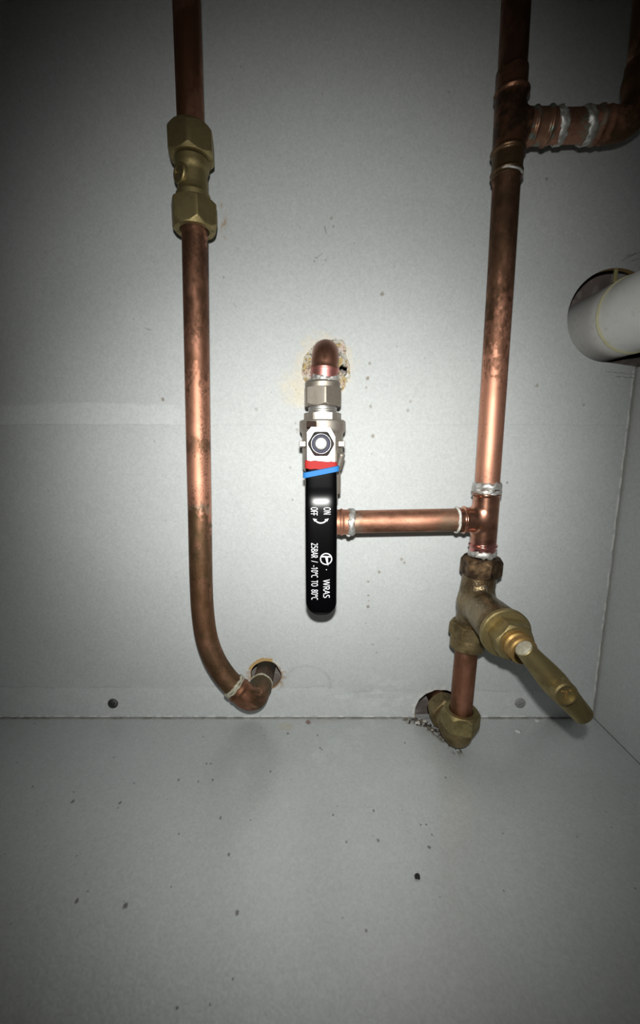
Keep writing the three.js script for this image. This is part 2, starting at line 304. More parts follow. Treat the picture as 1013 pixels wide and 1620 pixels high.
const floorSpecks = [[-155.9, 78.7, 1.0], [-125.6, 79.6, 0.8], [-95, 62, 0.7], [-72, 62, 0.7], [-80, 48, 0.6], [-77, 48, 0.5], [-120, 135, 0.9], [-95, 137, 1.1], [-60, 90, 0.7], [-50, 112, 0.7], [-40, 140, 0.9], [33, 104, 0.7], [61, 108, 0.9], [33, 85, 0.6], [8, 88, 0.5], [85, 60, 0.6], [-34, 55, 0.6], [0, 33, 0.6], [-2, 20, 0.7], [-25, 18, 0.8], [15, 105, 0.5]];
for (let i = 0; i < 90; i++) floorSpecks.push([-260 + rnd() * 480, 5 + rnd() * 190, 0.2 + 0.35 * rnd()]);
const floorMap = colorTex(1110, 1050, (u, v) => {
  const x = XL + u * (XR - XL + 1), z = ZF - v * (ZF + 5); let g = grain(x, z, 21), c = laminate;
  { const e = step(0.5, 0.8, f2(x / 14, z / 14, 81, 4)) * Math.exp(-Math.pow((x - 10) / 70, 2) - Math.pow((z - 30) / 40, 2)); g *= 1 + 0.1 * e; }
  { const d = Math.hypot(x - 4, z - 42) - 9; const e = Math.exp(-d * d / 1.2); g *= 1 + 0.07 * e * n2(x / 4, z / 4, 3); }
  { const d = Math.hypot((x + 27) / 7, (z - 10) / 5); if (d < 1.4) c = mix(c, [0.50, 0.47, 0.36], 0.5 * (1 - step(0.5, 1.2, d + 0.4 * (f2(x / 4, z / 4, 83, 3) - 0.5)))); }
  { const d = Math.hypot((x + 9.5) / 2.2, (z - 4.5) / 3); if (d < 1.5) c = mix(c, [0.2, 0.09, 0.06], 0.8 * (1 - step(0.6, 1.2, d + 0.7 * (f2(x / 1.5, z / 1.5, 84, 3) - 0.5)))); }
  { const d = Math.hypot((x - 3) / 14, (z - 3.5) / 3.5); if (d < 1.5) c = mix(c, [0.42, 0.31, 0.29], 0.4 * (1 - step(0.5, 1.2, d)) * f2(x / 3, z / 3, 85, 3)); }
  // dirt trail by the right-hand hole
  { const t = clamp((x - 72) / 26), zz = 3 + t * t * 30, d = Math.abs(z - zz) / (4 + 4 * t); if (x > 66 && x < 104 && d < 1.6) c = mix(c, [0.16, 0.13, 0.09], 0.85 * (1 - step(0.3, 1.4, d)) * step(0.47, 0.62, f2(x / 2.2, z / 2.2, 86, 4))); }
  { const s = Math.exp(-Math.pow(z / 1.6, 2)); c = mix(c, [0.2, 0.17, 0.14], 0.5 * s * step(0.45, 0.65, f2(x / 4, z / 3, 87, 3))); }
  for (const q of floorSpecks) { const dx = x - q[0], dz = z - q[1]; if (dx > -2 && dx < 2 && dz > -3 && dz < 3) { const d = Math.hypot(dx, dz * 0.7) / (q[2] * (0.7 + 0.7 * n2(x * 1.4, z * 1.4, 88))); if (d < 1.2) c = mix(c, [0.1, 0.09, 0.08], 0.8 * (1 - step(0.6, 1.2, d))); } }
  return [c[0] * g, c[1] * g, c[2] * g];
});
const matFloor = mat({ map: floorMap, bumpMap: bumpFor(XR - XL, ZF + 45), bumpScale: 0.00006, ...boardGloss, roughness: 0.33, specularIntensity: 1, metalness: 0.2 });  // satin, slightly metallic laminate
const sideMap = colorTex(1000, 1200, (u, v) => { const x = u * 500, y = v * 620, g = grain(x, y, 61); return laminate.map((k) => k * g); });
const matSide = mat({ map: sideMap, ...boardGloss });

// flat panel with an outline and holes: face carries its own uv, edges show the board's core
function panel(shape, z0, t, mFace, mEdge, uvf) {
  const g = new THREE.ExtrudeGeometry(shape, { depth: t, bevelEnabled: false, curveSegments: 40 }).translate(0, 0, z0);
  const flat = g.toNonIndexed ? (g.index ? g.toNonIndexed() : g) : g, p = flat.attributes.position, n = flat.attributes.normal, face = [[], [], []], edge = [[], [], []];
  for (let i = 0; i < p.count; i += 3) {
    const tgt = Math.abs(n.getZ(i)) > 0.9 ? face : edge;
    for (let k = i; k < i + 3; k++) { tgt[0].push(p.getX(k), p.getY(k), p.getZ(k)); tgt[1].push(n.getX(k), n.getY(k), n.getZ(k)); const q = uvf(p.getX(k), p.getY(k)); tgt[2].push(q[0], q[1]); }
  }
  return [face, edge].map((f) => { const b = new THREE.BufferGeometry(); b.setAttribute('position', new THREE.Float32BufferAttribute(f[0], 3)); b.setAttribute('normal', new THREE.Float32BufferAttribute(f[1], 3)); b.setAttribute('uv', new THREE.Float32BufferAttribute(f[2], 2)); return b; });
}
{
  const s = new THREE.Shape();
  const hx = 98, hy = 5, hr = 20.5;                        // half-round cut-out at the foot, right
  s.moveTo(XL, 1.0);
  for (let x = XL + 4; x < hx - hr; x += 4) s.lineTo(x, 1.0 + 0.3 * (n2(x / 3, 1, 91) - 0.5));
  s.lineTo(hx - hr + 1.5, 1.0);
  for (let k = 0; k <= 30; k++) { const a = Math.PI * (1 + 0.06) - (k / 30) * Math.PI * 1.12, r = hr + 0.9 * (n2(k * 0.6, 3, 92) - 0.5); s.lineTo(hx + r * Math.cos(a), Math.max(1.0, hy + r * Math.sin(a))); }
  s.lineTo(hx + hr, 1.0);
  for (let x = hx + hr + 3; x < XR; x += 3) s.lineTo(x, 1.0 + 0.4 * (n2(x / 3, 1, 91) - 0.5));
  s.lineTo(XR, 1.0);
  for (let y = 5; y < 276; y += 4) s.lineTo(XR - 0.2 + 0.9 * (n2(y / 5, 4, 93) - 0.5), y);
  s.lineTo(XR, 276.4); s.lineTo(204, 279.2);               // notch for the waste pipe
  for (let k = 0; k <= 40; k++) { const a = -Math.PI / 2 - (k / 40) * Math.PI * 1.25, r = 30.8; s.lineTo(203 + r * Math.cos(a), 310 + r * Math.sin(a)); }
  s.lineTo(XR, 332); s.lineTo(XR, YT); s.lineTo(XL, YT); s.closePath();
  const hole = (cx, cy, r, j, n = 40) => { const h = new THREE.Path(); for (let k = 0; k <= n; k++) { const a = -k / n * Math.PI * 2, q = r + j * (n2(Math.cos(a) * 2.3 + 9, Math.sin(a) * 2.3 + 9, 94) - 0.5); k ? h.lineTo(cx + q * Math.cos(a), cy + q * Math.sin(a)) : h.moveTo(cx + q, cy); } s.holes.push(h); };
  hole(-43.6, 38.5, 12.2, 1.0);
  hole(6.5, 277.5, 13.5, 3.5);
  const [face, edge] = panel(s, -4, 4, null, null, (x, y) => [(x - XL) / (XR - XL), y / YT]);
  const back = structure('wall_back', face, matBack, 'pale grey back panel with holes cut for the pipes');
  part('panel_edge', edge, matCore, back, 'brown fibreboard edge of the panel and its cut holes');
}
structure('floor', new THREE.BoxGeometry(XR - XL + 1, 16, ZF + 5).translate((XL + XR + 1) / 2, -8, (ZF - 5) / 2), matFloor, 'grey laminate base panel of the cupboard');
{
  const s = new THREE.Shape();                              // side panel in (z, y), notched where the waste pipe runs
  s.moveTo(-45, 0); s.lineTo(ZF, 0); s.lineTo(ZF, YT); s.lineTo(-45, YT); s.lineTo(-45, 345); s.lineTo(90, 345); s.lineTo(90, 276); s.lineTo(-45, 276); s.closePath();
  const [f, e] = panel(s, 0, 16, null, null, (z, y) => [(z + 45) / (ZF + 45), y / YT]);
  const turn = (g) => { g.rotateY(-Math.PI / 2); g.scale(1, 1, 1); return g.translate(XR + 17.5, 0, 0); };
  const w = structure('wall_right', turn(f), matSide, 'grey laminate side panel');
  part('panel_edge', turn(e), matCore, w);
}
structure('wall_left', new THREE.BoxGeometry(16, YT, ZF + 45).translate(XL - 8, YT / 2, (ZF - 45) / 2), matSide, 'grey laminate side panel');
structure('ceiling', new THREE.BoxGeometry(XR - XL + 50, 30, ZF + 45).translate((XL + XR) / 2, YT + 15, (ZF - 45) / 2), mat({ color: new THREE.Color().setRGB(0.36, 0.31, 0.24), roughness: 0.8 }), 'underside of the worktop');
const matMasonry = mat({ map: colorTex(700, 800, (u, v) => { const x = u * 620, y = v * 640, k = f2(x / 9, y / 9, 101, 5); return mix(mix([0.10, 0.085, 0.075], [0.26, 0.21, 0.19], k), [0.34, 0.32, 0.30], 0.5 * step(0.55, 0.7, f2(x / 5, y / 5, 103, 4))); }), bumpMap: grayTex(256, 256, (u, v) => f2(u * 60, v * 60, 104, 4)), bumpScale: 0.003, roughness: 0.95 });
structure('wall_rear', new THREE.BoxGeometry(700, YT + 60, 40).translate(-40, YT / 2, -58), matMasonry, 'rough plastered wall behind the panel');

// ---------------------------------------------------------------- metals
// copper tube map: L and circumference in mm, zones [s0, s1, colour, amount, patchiness scale], clean = bare copper share
const COP = [0.62, 0.31, 0.21], OX = [0.17, 0.08, 0.045], DK = [0.06, 0.035, 0.022], OLIVE = [0.095, 0.066, 0.032], PINK = [0.55, 0.22, 0.21], GREEN = [0.27, 0.36, 0.30];
function tubeMaps(L, r, seed, zones, { oxide = 0.4, dots = 0.3, rough = 0.24 } = {}) {
  const W = 128, H = Math.min(1024, Math.max(64, Math.round(L * 4)));
  const amount = new Float32Array(W * H);
  const map = colorTex(W, H, (u, v) => {
    const a = u * Math.PI * 2, x = r * Math.cos(a), z = r * Math.sin(a), s = v * L;
    const big = f3(x / 9 + seed, s / 22, z / 9, 4), fine = f3(x / 1.6 + seed, s / 2.4, z / 1.6, 3), scr = n3(x / 0.5 + seed, s / 14, z / 0.5);
    let c = mix(COP, OX, clamp(oxide * 1.1 + (big - 0.5) * 2.2 * (0.4 + oxide) + (fine - 0.5) * 0.35)), m = 0.25 * big;
    for (const [s0, s1, col, amt, sc] of zones) {
      const w = 0.5 * sc, on = step(s0 - w, s0 + w, s + sc * 3 * (fine - 0.5) + sc * 3.5 * (big - 0.5)) * (1 - step(s1 - w, s1 + w, s + sc * 3 * (fine - 0.5) + sc * 3.5 * (big - 0.5)));
      const t = clamp(amt * on * (0.75 + 0.9 * (f3(x / 4 + seed + 5, s / 7, z / 4, 3) - 0.4))); c = mix(c, col, t); m = Math.max(m, t * 0.7);
    }
    const d = f3(x / 0.55 + seed + 40, s / 0.7, z / 0.55, 2) * (0.6 + 0.8 * n3(x / 6 + seed, s / 10, z / 6 + 4)); const sp = step(0.76 - 0.14 * dots, 0.83 - 0.12 * dots, d) * dots * 0.9;
    c = mix(c, DK, clamp(sp)); m = Math.max(m, clamp(sp));
    const k = 0.93 + 0.14 * scr; amount[Math.min(W * H - 1, Math.round(v * H - 0.5) * W + Math.round(u * W - 0.5))] = m;
    return [c[0] * k, c[1] * k, c[2] * k];
  });
  const rm = grayTex(W, H, (u, v) => clamp(rough + 0.22 * amount[Math.min(W * H - 1, Math.round(v * H - 0.5) * W + Math.round(u * W - 0.5))]));
  return mat({ map, roughnessMap: rm, roughness: 1, metalness: 0.94, bumpMap: rm, bumpScale: 0.00012 });
}
// tiling maps for fittings (40 mm tile)
function tileNoise(seed, f) { const P = f; return (u, v) => { let t = 0, a = 0.5, w = 0, p = P; for (let o = 0; o < 4; o++) { const x = u * p, y = v * p, X = Math.floor(x), Y = Math.floor(y), b = sm(x - X), c = sm(y - Y), h = (i, j) => hash3(((i % p) + p) % p, ((j % p) + p) % p, seed + o); t += a * ((h(X, Y) * (1 - b) + h(X + 1, Y) * b) * (1 - c) + (h(X, Y + 1) * (1 - b) + h(X + 1, Y + 1) * b) * c); w += a; a *= 0.55; p *= 2; } return t / w; }; }
function metal(c0, c1, seed, { rough = 0.35, metalness = 0.95, bump = 0.00008, f = 8, contrast = 1.6, rv = 0.25, extra } = {}) {
  const N = tileNoise(seed, f), M = tileNoise(seed + 20, f * 5);
  const map = colorTex(256, 256, (u, v) => { let c = mix(c0, c1, clamp(0.5 + (N(u, v) - 0.5) * contrast + (M(u, v) - 0.5) * 0.5)); if (extra) c = extra(c, N(u, v), M(u, v)); return c; }, true);
  const rm = grayTex(256, 256, (u, v) => clamp(rough + rv * (N(u, v) - 0.4) + 0.12 * (M(u, v) - 0.5)), true);
  return mat({ map, roughnessMap: rm, roughness: 1, metalness, bumpMap: rm, bumpScale: bump });
}
const M = {
  brass: metal([0.36, 0.295, 0.14], [0.20, 0.16, 0.075], 201, { rough: 0.27 }),
  brassDull: metal([0.27, 0.21, 0.11], [0.13, 0.095, 0.045], 211, { rough: 0.36, bump: 0.0002, contrast: 2.2 }),
  brassDark: metal([0.17, 0.11, 0.06], [0.04, 0.026, 0.016], 221, { rough: 0.3, bump: 0.0003, contrast: 2.6 }),
  brassCast: metal([0.40, 0.31, 0.17], [0.17, 0.125, 0.065], 231, { rough: 0.5, bump: 0.0005, contrast: 2.2 }),
  brassBright: metal([0.52, 0.34, 0.13], [0.34, 0.22, 0.08], 241, { rough: 0.26 }),
  nickel: metal([0.46, 0.42, 0.36], [0.28, 0.25, 0.21], 251, { rough: 0.26 }),
  nickelBrushed: metal([0.46, 0.43, 0.38], [0.32, 0.29, 0.25], 256, { rough: 0.32, bump: 0.00015 }),
  steel: metal([0.56, 0.55, 0.53], [0.44, 0.43, 0.41], 261, { rough: 0.2 }),
  steelNut: metal([0.34, 0.34, 0.33], [0.26, 0.26, 0.25], 266, { rough: 0.12, rv: 0.08 }),
  stopPin: mat({ color: new THREE.Color().setRGB(0.03, 0.02, 0.015), roughness: 0.95, specularIntensity: 0.15 }),
  copperFit: metal([0.74, 0.36, 0.22], [0.42, 0.20, 0.11], 271, { rough: 0.34, contrast: 2 }),
  solder: metal([0.72, 0.72, 0.70], [0.36, 0.35, 0.32], 281, { rough: 0.34, bump: 0.0004, contrast: 2.4, f: 12 }),
  flux: metal([0.66, 0.66, 0.62], [0.34, 0.33, 0.28], 291, { rough: 0.75, metalness: 0, bump: 0.0006, f: 14 }),
  fluxGreen: metal([0.46, 0.45, 0.36], [0.22, 0.21, 0.14], 296, { rough: 0.7, metalness: 0, bump: 0.0006, f: 14 }),
  lime: metal([0.36, 0.34, 0.27], [0.24, 0.22, 0.15], 301, { rough: 0.8, metalness: 0.1, bump: 0.0004, f: 14 }),
  black: mat({ color: new THREE.Color().setRGB(0.008, 0.008, 0.009), roughness: 0.5 }),
  screw: metal([0.16, 0.16, 0.16], [0.08, 0.08, 0.08], 311, { rough: 0.4 }),
  screwPainted: metal([0.36, 0.37, 0.37], [0.22, 0.22, 0.22], 316, { rough: 0.5, metalness: 0.2 }),
  crumb: mat({ vertexColors: true, roughness: 0.95 }),
};
const vc = (o) => mat({ vertexColors: true, ...o });
const bead = (s, at, h = 0.55, w = 0.9) => h * Math.exp(-Math.pow((s - at) / w, 2));

// ---------------------------------------------------------------- left run
single('copper_pipe', 'dark copper pipe rising above the brass isolation valve on the left', 'pipe', [-73.6, 394, 37],
  sweep(path([[-73.6, 394, 37], [-70.4, YT, 37]]), 7.5), tubeMaps(226, 7.5, 3, [[0, 226, OX, 0.5, 8]], { oxide: 0.85, dots: 0.3 }));
{
  const t = thing('isolation_valve', 'small brass inline isolation valve with two hexagon nuts on the left pipe', 'valve', [-74, 346, 37]);
  const A = (y) => [-74 + (y - 346) * 0.006, y, 37], up = [0.006, 1, 0];
  const outer = lerpProfile([[7.6, 0], [9.6, 0.6], [9.8, 4.5], [8.9, 6], [8.5, 9], [8.6, 16], [9.6, 18.5], [9.8, 22], [8, 22.4]], 1.2);
  part('valve_body', [revolve(outer, A(360), up, { nu: 56 }),
    revolve([[5.4, 0], [5.4, 8.6], [5.0, 9.2], [3.9, 9.2], [3.9, 8.0], [0.01, 8.0]], [-74, 373, 37], [-0.62, 0, 0.79])], M.brass, t);
  const sd = V(-0.62, 0, 0.79).normalize(), sc = [-74 + sd.x * 8.0, 373, 37 + sd.z * 8.0];
  const slotScrew = new Evaluator(), disc = new Brush(new THREE.CylinderGeometry(3.6, 3.6, 1.6, 36)), cutter = new Brush(new THREE.BoxGeometry(1.2, 1.6, 9).translate(0, 0.8, 0));
  disc.updateMatrixWorld(); cutter.updateMatrixWorld();
  const slotted = slotScrew.evaluate(disc, cutter, SUBTRACTION).geometry.clone();
  slotted.applyMatrix4(new THREE.Matrix4().makeRotationFromQuaternion(new THREE.Quaternion().setFromUnitVectors(V(0, 1, 0), sd).multiply(new THREE.Quaternion().setFromAxisAngle(V(0, 1, 0), 0.5)))).translate(...sc);
  part('slotted_screw', slotted, M.brassDull, t);
  part('compression_nut', hexNut(A(383), up, 24, 15, 7.9, { turn: 0.15, ch0: 2.0, ch1: 3.0 }), M.brass, t);
  part('compression_nut', hexNut(A(346), up, 24, 15, 8.6, { turn: 0.42, ch0: 3.4, ch1: 1.6 }), M.brass, t);
}
const bendPts = [[-73.8, 352, 37], [-74.6, 327.5, 37], [-76.3, 275, 37], [-78.0, 223, 37], [-79.4, 175, 37], [-80.7, 130, 37], [-80.6, 108, 37], [-78.6, 88, 37], [-73.4, 71.5, 37], [-65.8, 58.5, 37], [-57, 48.6, 37]];
single('copper_pipe', 'long copper pipe on the left bending right at its foot into an elbow', 'pipe', [-57, 48.6, 37], sweep(spline(bendPts, 220), 7.5),
  tubeMaps(313, 7.5, 17, [[0, 60, [0.075, 0.04, 0.024], 0.85, 14], [50, 100, [0.10, 0.05, 0.03], 0.6, 18], [98, 172, COP, 0.5, 16], [129, 137, OLIVE, 0.7, 4], [171, 174, GREEN, 0.35, 3], [176, 330, OLIVE, 0.85, 10], [215, 260, [0.16, 0.075, 0.035], 0.5, 16]], { oxide: 0.4, dots: 0.6 }));
{
  const t = thing('elbow_fitting', 'tarnished copper elbow at the foot of the left pipe turning into the wall', 'pipe fitting', [-46, 40, 14]);
  const pts = path([[-61.5, 53.2, 37], [-47.6, 39.4, 37], [-45.2, 39.4, 13.5]], 13, 0.8);
  part('elbow_body', sweep(pts, (s, f, L) => 8.3 + bead(s, 5.5) + bead(s, L - 5.5) + 0.25 * Math.sin(Math.PI * s / L), { nu: 48 }),
    tubeMaps(40, 8.3, 29, [[0, 12, OX, 0.5, 4], [13, 40, OLIVE, 0.9, 6], [26, 40, [0.13, 0.11, 0.07], 0.7, 5]], { oxide: 0.7, dots: 0.5 }), t);
  part('joint_ring', [ring([-61.3, 53, 37], [0.71, -0.7, 0], 7.9, 1.0, { lump: 0.6, seed: 3, flat: 1.2 }), ring([-60.2, 51.9, 37], [0.71, -0.7, 0], 8.3, 0.6, { lump: 0.7, seed: 4 })], M.fluxGreen, t, 'pale crusted flux ring');
  part('joint_ring', ring([-45.3, 39.4, 14.2], [0, 0, 1], 7.9, 0.9, { lump: 0.6, seed: 5 }), M.fluxGreen, t, 'pale crusted flux ring');
}
single('copper_pipe', 'short dull pipe stub entering the round hole low on the left', 'pipe', [-45, 39.4, -40], sweep(path([[-45.2, 39.4, 17], [-44, 39.4, -40]]), 7.4),
  tubeMaps(57, 7.4, 31, [[0, 60, [0.12, 0.11, 0.09], 0.95, 6]], { oxide: 1, dots: 0.4, rough: 0.5 }));

// ---------------------------------------------------------------- centre: wall elbow, lever valve, outlet
{
  const t = thing('elbow_fitting', 'copper elbow coming out of the wall above the lever valve', 'pipe fitting', [3.4, 279, 0]);
  const pts = path([[4.2, 278.5, -30], [3.4, 278.5, 40.5], [2.4, 258.5, 40.5]], 11.5, 0.7);
  part('elbow_body', sweep(pts, (s, f, L) => (s < L - 9 ? 8.3 : 8.5) + bead(s, L - 9.6, 0.8, 0.7) - 0.2 * step(L - 8, L, s), { nu: 56 }),
    tubeMaps(82, 8.3, 41, [[0, 72, [0.26, 0.125, 0.085], 0.8, 5], [73, 84, PINK, 0.85, 0.8]], { oxide: 0.35, dots: 0.08, rough: 0.05 }), t);
  part('joint_ring', [ring([2.4, 260.2, 40.5], [0, 1, 0], 8.3, 1.1, { lump: 0.8, seed: 11, flat: 1.5 }), ring([3.2, 262.6, 42.4], [0.1, 1, 0.35], 7.4, 0.9, { lump: 0.9, seed: 13, flat: 2 })], M.solder, t, 'bright blob of solder');
}
{ // crumbly filler stuffed round that elbow
  const gap = [[16.2, 274.4, 2.4], [19.0, 270.2, 1.3], [14.2, 262.0, 1.3], [-6.6, 266.5, 1.1], [18.2, 273, 1.2], [20.2, 267.4, 0.8]];
  const sdf = (x, y, z) => {
    const dx = x - 5.2, dy = y - 276.8, r = Math.hypot(dx, dy), a = Math.atan2(dy, dx);
    const R = 17.6 + 3.2 * (n2(Math.cos(a) * 2 + 5, Math.sin(a) * 2 + 5, 111) - 0.5) * 2 + 2.2 * (f3(x / 1.8, y / 1.8, 3, 3) - 0.5);
    const th = 0.35 + 1.9 * (1 - step(9, 17, r)) + 2.2 * (f3(x / 2.4, y / 2.4, 9, 4) - 0.45);
    let d = Math.max(z - th, -3 - z, r - R, 8.2 - Math.hypot(x - 3.8, y - 278.5));
    for (const g of gap) d = Math.max(d, g[2] * (0.8 + 0.7 * n2(x * 0.9, y * 0.9, 112)) - Math.hypot(x - g[0], y - g[1]));
    return d * 0.7;
  };
  const tint = (x, y, z) => {
    const a = f3(x / 3.5, y / 3.5, z / 3 + 4, 4), b = f3(x / 1.2 + 9, y / 1.2, z, 3);
    let c = mix([0.46, 0.45, 0.40], [0.40, 0.30, 0.14], step(0.42, 0.6, a)); c = mix(c, [0.56, 0.45, 0.42], 0.6 * step(0.55, 0.7, f3(x / 4 + 30, y / 4, 2, 3))); return mix(c, [0.12, 0.10, 0.08], 0.85 * step(0.54, 0.68, b));
  };
  single('filler_patch', 'crumbly cream filler packed round the copper elbow in the wall', 'filler', [5, 277, 0], surface(sdf, [5.2, 276.8, 0.2], [24, 24, 4.6], 110, tint), vc({ roughness: 0.95 }));
}
{
  const t = thing('lever_ball_valve', 'nickel lever ball valve with a black printed handle hanging down', 'valve', [1.6, 190, 40]);
  const X = 1.6, Z = 40.5, ax = (y) => [X, y, Z], up = [0, 1, 0];
  const nut = part('compression_nut', [hexNut(ax(245), up, 21.6, 11.6, 9.2, { turn: 0.12, ch0: 2.0, ch1: 1.0 }), revolve([[7.6, 11.4], [10.9, 11.4], [11.0, 14.0], [10.2, 15.2], [8.2, 15.4], [7.6, 14.6]], ax(245), up)], M.nickel, t);
  part('threaded_tail', revolve(lerpProfile([[8.0, 0], [8.0, 1.2], [8.9, 1.5], [8.9, 2.1], [8.3, 2.4], [8.9, 2.8], [8.9, 3.4], [8.3, 3.8], [8.3, 9]], 2), ax(240.8), up), M.steel, t);
  part('tail_hexagon', hexNut(ax(236.2), up, 20.6, 5.2, 7, { turn: 0.02 + Math.PI / 6, ch: 0.5 }), M.nickelBrushed, t);
  // body: flange, barrel, stem tower
  part('valve_body', [
    revolve(lerpProfile([[7, 45.6], [13.4, 45.8], [14.4, 45.0], [14.6, 42.5], [14.4, 39.6], [13.8, 38.6], [13.0, 37.6], [12.8, 30], [12.8, 17.5], [12.3, 15.5], [10.8, 13.4], [8, 13.2]], 1.6), ax(191), up, { nu: 64 }),
    revolve([[8.4, 0], [8.4, 15], [7.6, 17], [7.2, 19.5], [0.01, 19.5]], [1.0, 222, Z], [0, 0, 1], { nu: 40 }),
    revolve([[11.0, 0], [11.0, 1.6], [10.4, 3], [10.4, 5], [9, 5]], ax(203.5), up),
  ], M.nickelBrushed, t);
  part('stop_lug', box(4.2, 3.4, 9, -10.4, 222.2, 52.5, 0.5), M.nickel, t);
  part('stop_lug', box(4.2, 3.4, 9, 12.8, 222.2, 52.5, 0.5), M.nickel, t);
  part('stop_lug', new RoundedBoxGeometry(4.0, 10, 9, 3, 1.6).rotateX(0.45).rotateY(0.5).translate(11.4, 213.5, 49), M.nickelBrushed, t);
  part('stop_pin', box(5.6, 3.6, 6, -4.9, 233.4, 60.5, 0.5), M.stopPin, t, 'small dark stop pin');
  part('end_hexagon', [hexNut(ax(190.5), up, 22.0, 14.5, 8, { turn: 0.1, ch: 1.4 }), revolve([[9.8, 0], [10, -4.2], [8.6, -5]], ax(190.5), up)], M.nickelBrushed, t);
  // lever strap: flat bar, rounded top, cranked outwards inside the sleeve
  const strap = new THREE.Shape(); strap.moveTo(-8, -20); strap.lineTo(8, -20); strap.lineTo(8, 4); strap.lineTo(5.2, 9.2); strap.lineTo(-5.6, 9.4); strap.lineTo(-8, 6.5); strap.closePath();
  part('lever_strap', new THREE.ExtrudeGeometry(strap, { depth: 2.2, bevelEnabled: true, bevelSize: 0.25, bevelThickness: 0.25, bevelSegments: 2 }).translate(0.6, 222.3, 61.4), M.steel, t);
  const nutAt = [0.6, 222.3, 63.9], out = [0, 0, 1];
  const leverNut = part('lever_nut', [hexNut(nutAt, out, 13.6, 4.2, 5.3, { turn: Math.PI / 6, ch0: 0.2, ch1: 2.4, top: 5.75 }), ring([0.6, 222.3, 68.1], out, 5.5, 0.26, { nu: 48 })], M.steelNut, t);
  part('nylon_insert', revolve([[5.35, 3.9], [5.2, 3.6], [4.2, 2.6], [3.4, 2.4]], nutAt, out), mat({ color: new THREE.Color().setRGB(0.07, 0.07, 0.10), roughness: 0.6, specularIntensity: 0.4 }), leverNut, 'bluish nylon insert');
  part('bolt_end', revolve([[3.9, 1], [3.9, 3.4], [3.6, 4.0], [3.0, 4.25], [2, 4.32], [1, 4.35], [0.01, 4.36]], nutAt, out), M.steelNut, leverNut);
  // soft sleeve parts
  const loop = (cy, cz, hw, hd, hh, th, tiltF, r = 2.4) => {      // a flat band round the bar
    const prof = [[0, -hh], [th, -hh + 0.3], [th, hh - 0.3], [0, hh]], n = 64;
    return mergeVertices(toCreasedNormals(grid(n, prof.length - 1, (i, j) => {
      const a = i / n * Math.PI * 2, ex = 0.42, cx = Math.sign(Math.cos(a)) * Math.pow(Math.abs(Math.cos(a)), ex), cs = Math.sign(Math.sin(a)) * Math.pow(Math.abs(Math.sin(a)), ex);
      const [e, h] = prof[j], x = cx * (hw + e), z = cs * (hd + e); return V(0.6 + x, cy + h + tiltF(x), cz + z);
    }), 0.9));
  };
  part('red_collar', loop(210.0, 64.2, 8.6, 2.4, 2.5, 0.8, (x) => -0.05 * x + 0.18 * Math.sin(x * 1.3)), mat({ color: new THREE.Color().setRGB(0.30, 0.018, 0.016), roughness: 0.6, specularIntensity: 0.3 }), t, 'red plastic collar');
  part('blue_band', loop(206.3, 64.6, 9.5, 3.5, 1.75, 1.0, (x) => 0.2 * x), mat({ color: new THREE.Color().setRGB(0.02, 0.14, 0.37), roughness: 0.6, specularIntensity: 0.4 }), t, 'blue rubber band');
  // black dipped grip with its white print
  const K = 22, GW = 18.6, GL = 90, cv = document.createElement('canvas'); cv.width = Math.round(GW * K); cv.height = Math.round(GL * K);
  const c2 = cv.getContext('2d'); c2.fillStyle = '#020203'; c2.fillRect(0, 0, cv.width, cv.height);
  c2.fillStyle = c2.strokeStyle = '#e9ecef';
  // measured on the handle: mm from its left edge, mm from its foot
  const word = (txt, x0, x1, yTop, yBot, w = 'bold') => {   // reads downwards, letter tops to the right
    c2.save(); c2.font = w + ' 200px sans-serif'; const m = c2.measureText(txt), hgt = m.actualBoundingBoxAscent, wid = m.width;
    c2.translate(x0 * K, cv.height - yTop * K); c2.rotate(Math.PI / 2);
    c2.scale((yTop - yBot) * K / wid, (x1 - x0) * K / hgt); c2.fillText(txt, 0, 0); c2.restore();
  };
  word('ON', 10.8, 14.8, 66.3, 61.8, 'normal'); word('OFF', 3.4, 7.3, 66.3, 61.5, 'normal');
  word('25BAR  /  -10°C  TO  80°C', 3.6, 7.4, 45.4, 10.7, 'normal'); word('WRAS', 10.6, 14.4, 23.4, 11.8, 'normal');
  c2.lineWidth = 0.62 * K; c2.beginPath(); c2.arc(12.2 * K, cv.height - 35.8 * K, 3.25 * K, 0, 7); c2.stroke();     // ring emblem
  c2.save(); c2.translate(12.2 * K, cv.height - 35.8 * K); c2.rotate(0.03);
  c2.fillRect(-2.9 * K, -1.75 * K, 5.6 * K, 0.8 * K); c2.beginPath(); c2.moveTo(-0.75 * K, -1.4 * K); c2.lineTo(0.95 * K, -1.4 * K); c2.lineTo(1.35 * K, 4.3 * K); c2.lineTo(0.35 * K, 2.2 * K); c2.closePath(); c2.fill(); c2.restore();
  c2.beginPath(); c2.arc(12.4 * K, cv.height - 29.3 * K, 0.28 * K, 0, 7); c2.fill();
  c2.lineWidth = 0.75 * K; c2.beginPath(); c2.arc(9.1 * K, cv.height - 61.0 * K, 3.9 * K, Math.PI * 0.24, Math.PI * 0.76); c2.stroke();      // two-headed arrow
  for (const s of [-1, 1]) { c2.save(); c2.translate((9.1 + s * 3.05) * K, cv.height - (61.0 - 2.2) * K); c2.rotate(s * 0.75); c2.beginPath(); c2.moveTo(-1.0 * K, 0.3 * K); c2.lineTo(1.0 * K, 0.3 * K); c2.lineTo(s * 0.5 * K, -1.7 * K); c2.closePath(); c2.fill(); c2.restore(); }
  const print = new THREE.CanvasTexture(cv); print.colorSpace = THREE.SRGBColorSpace; print.anisotropy = 8;
  const line = spline([[0.65, 208.5, 62.6], [0.65, 203, 64.3], [0.65, 197, 66.4], [0.65, 191.8, 68.5], [0.65, 187, 69.4], [0.65, 178, 69.6], [0.65, 150, 69.6], [0.75, 121, 69.6]], 130);
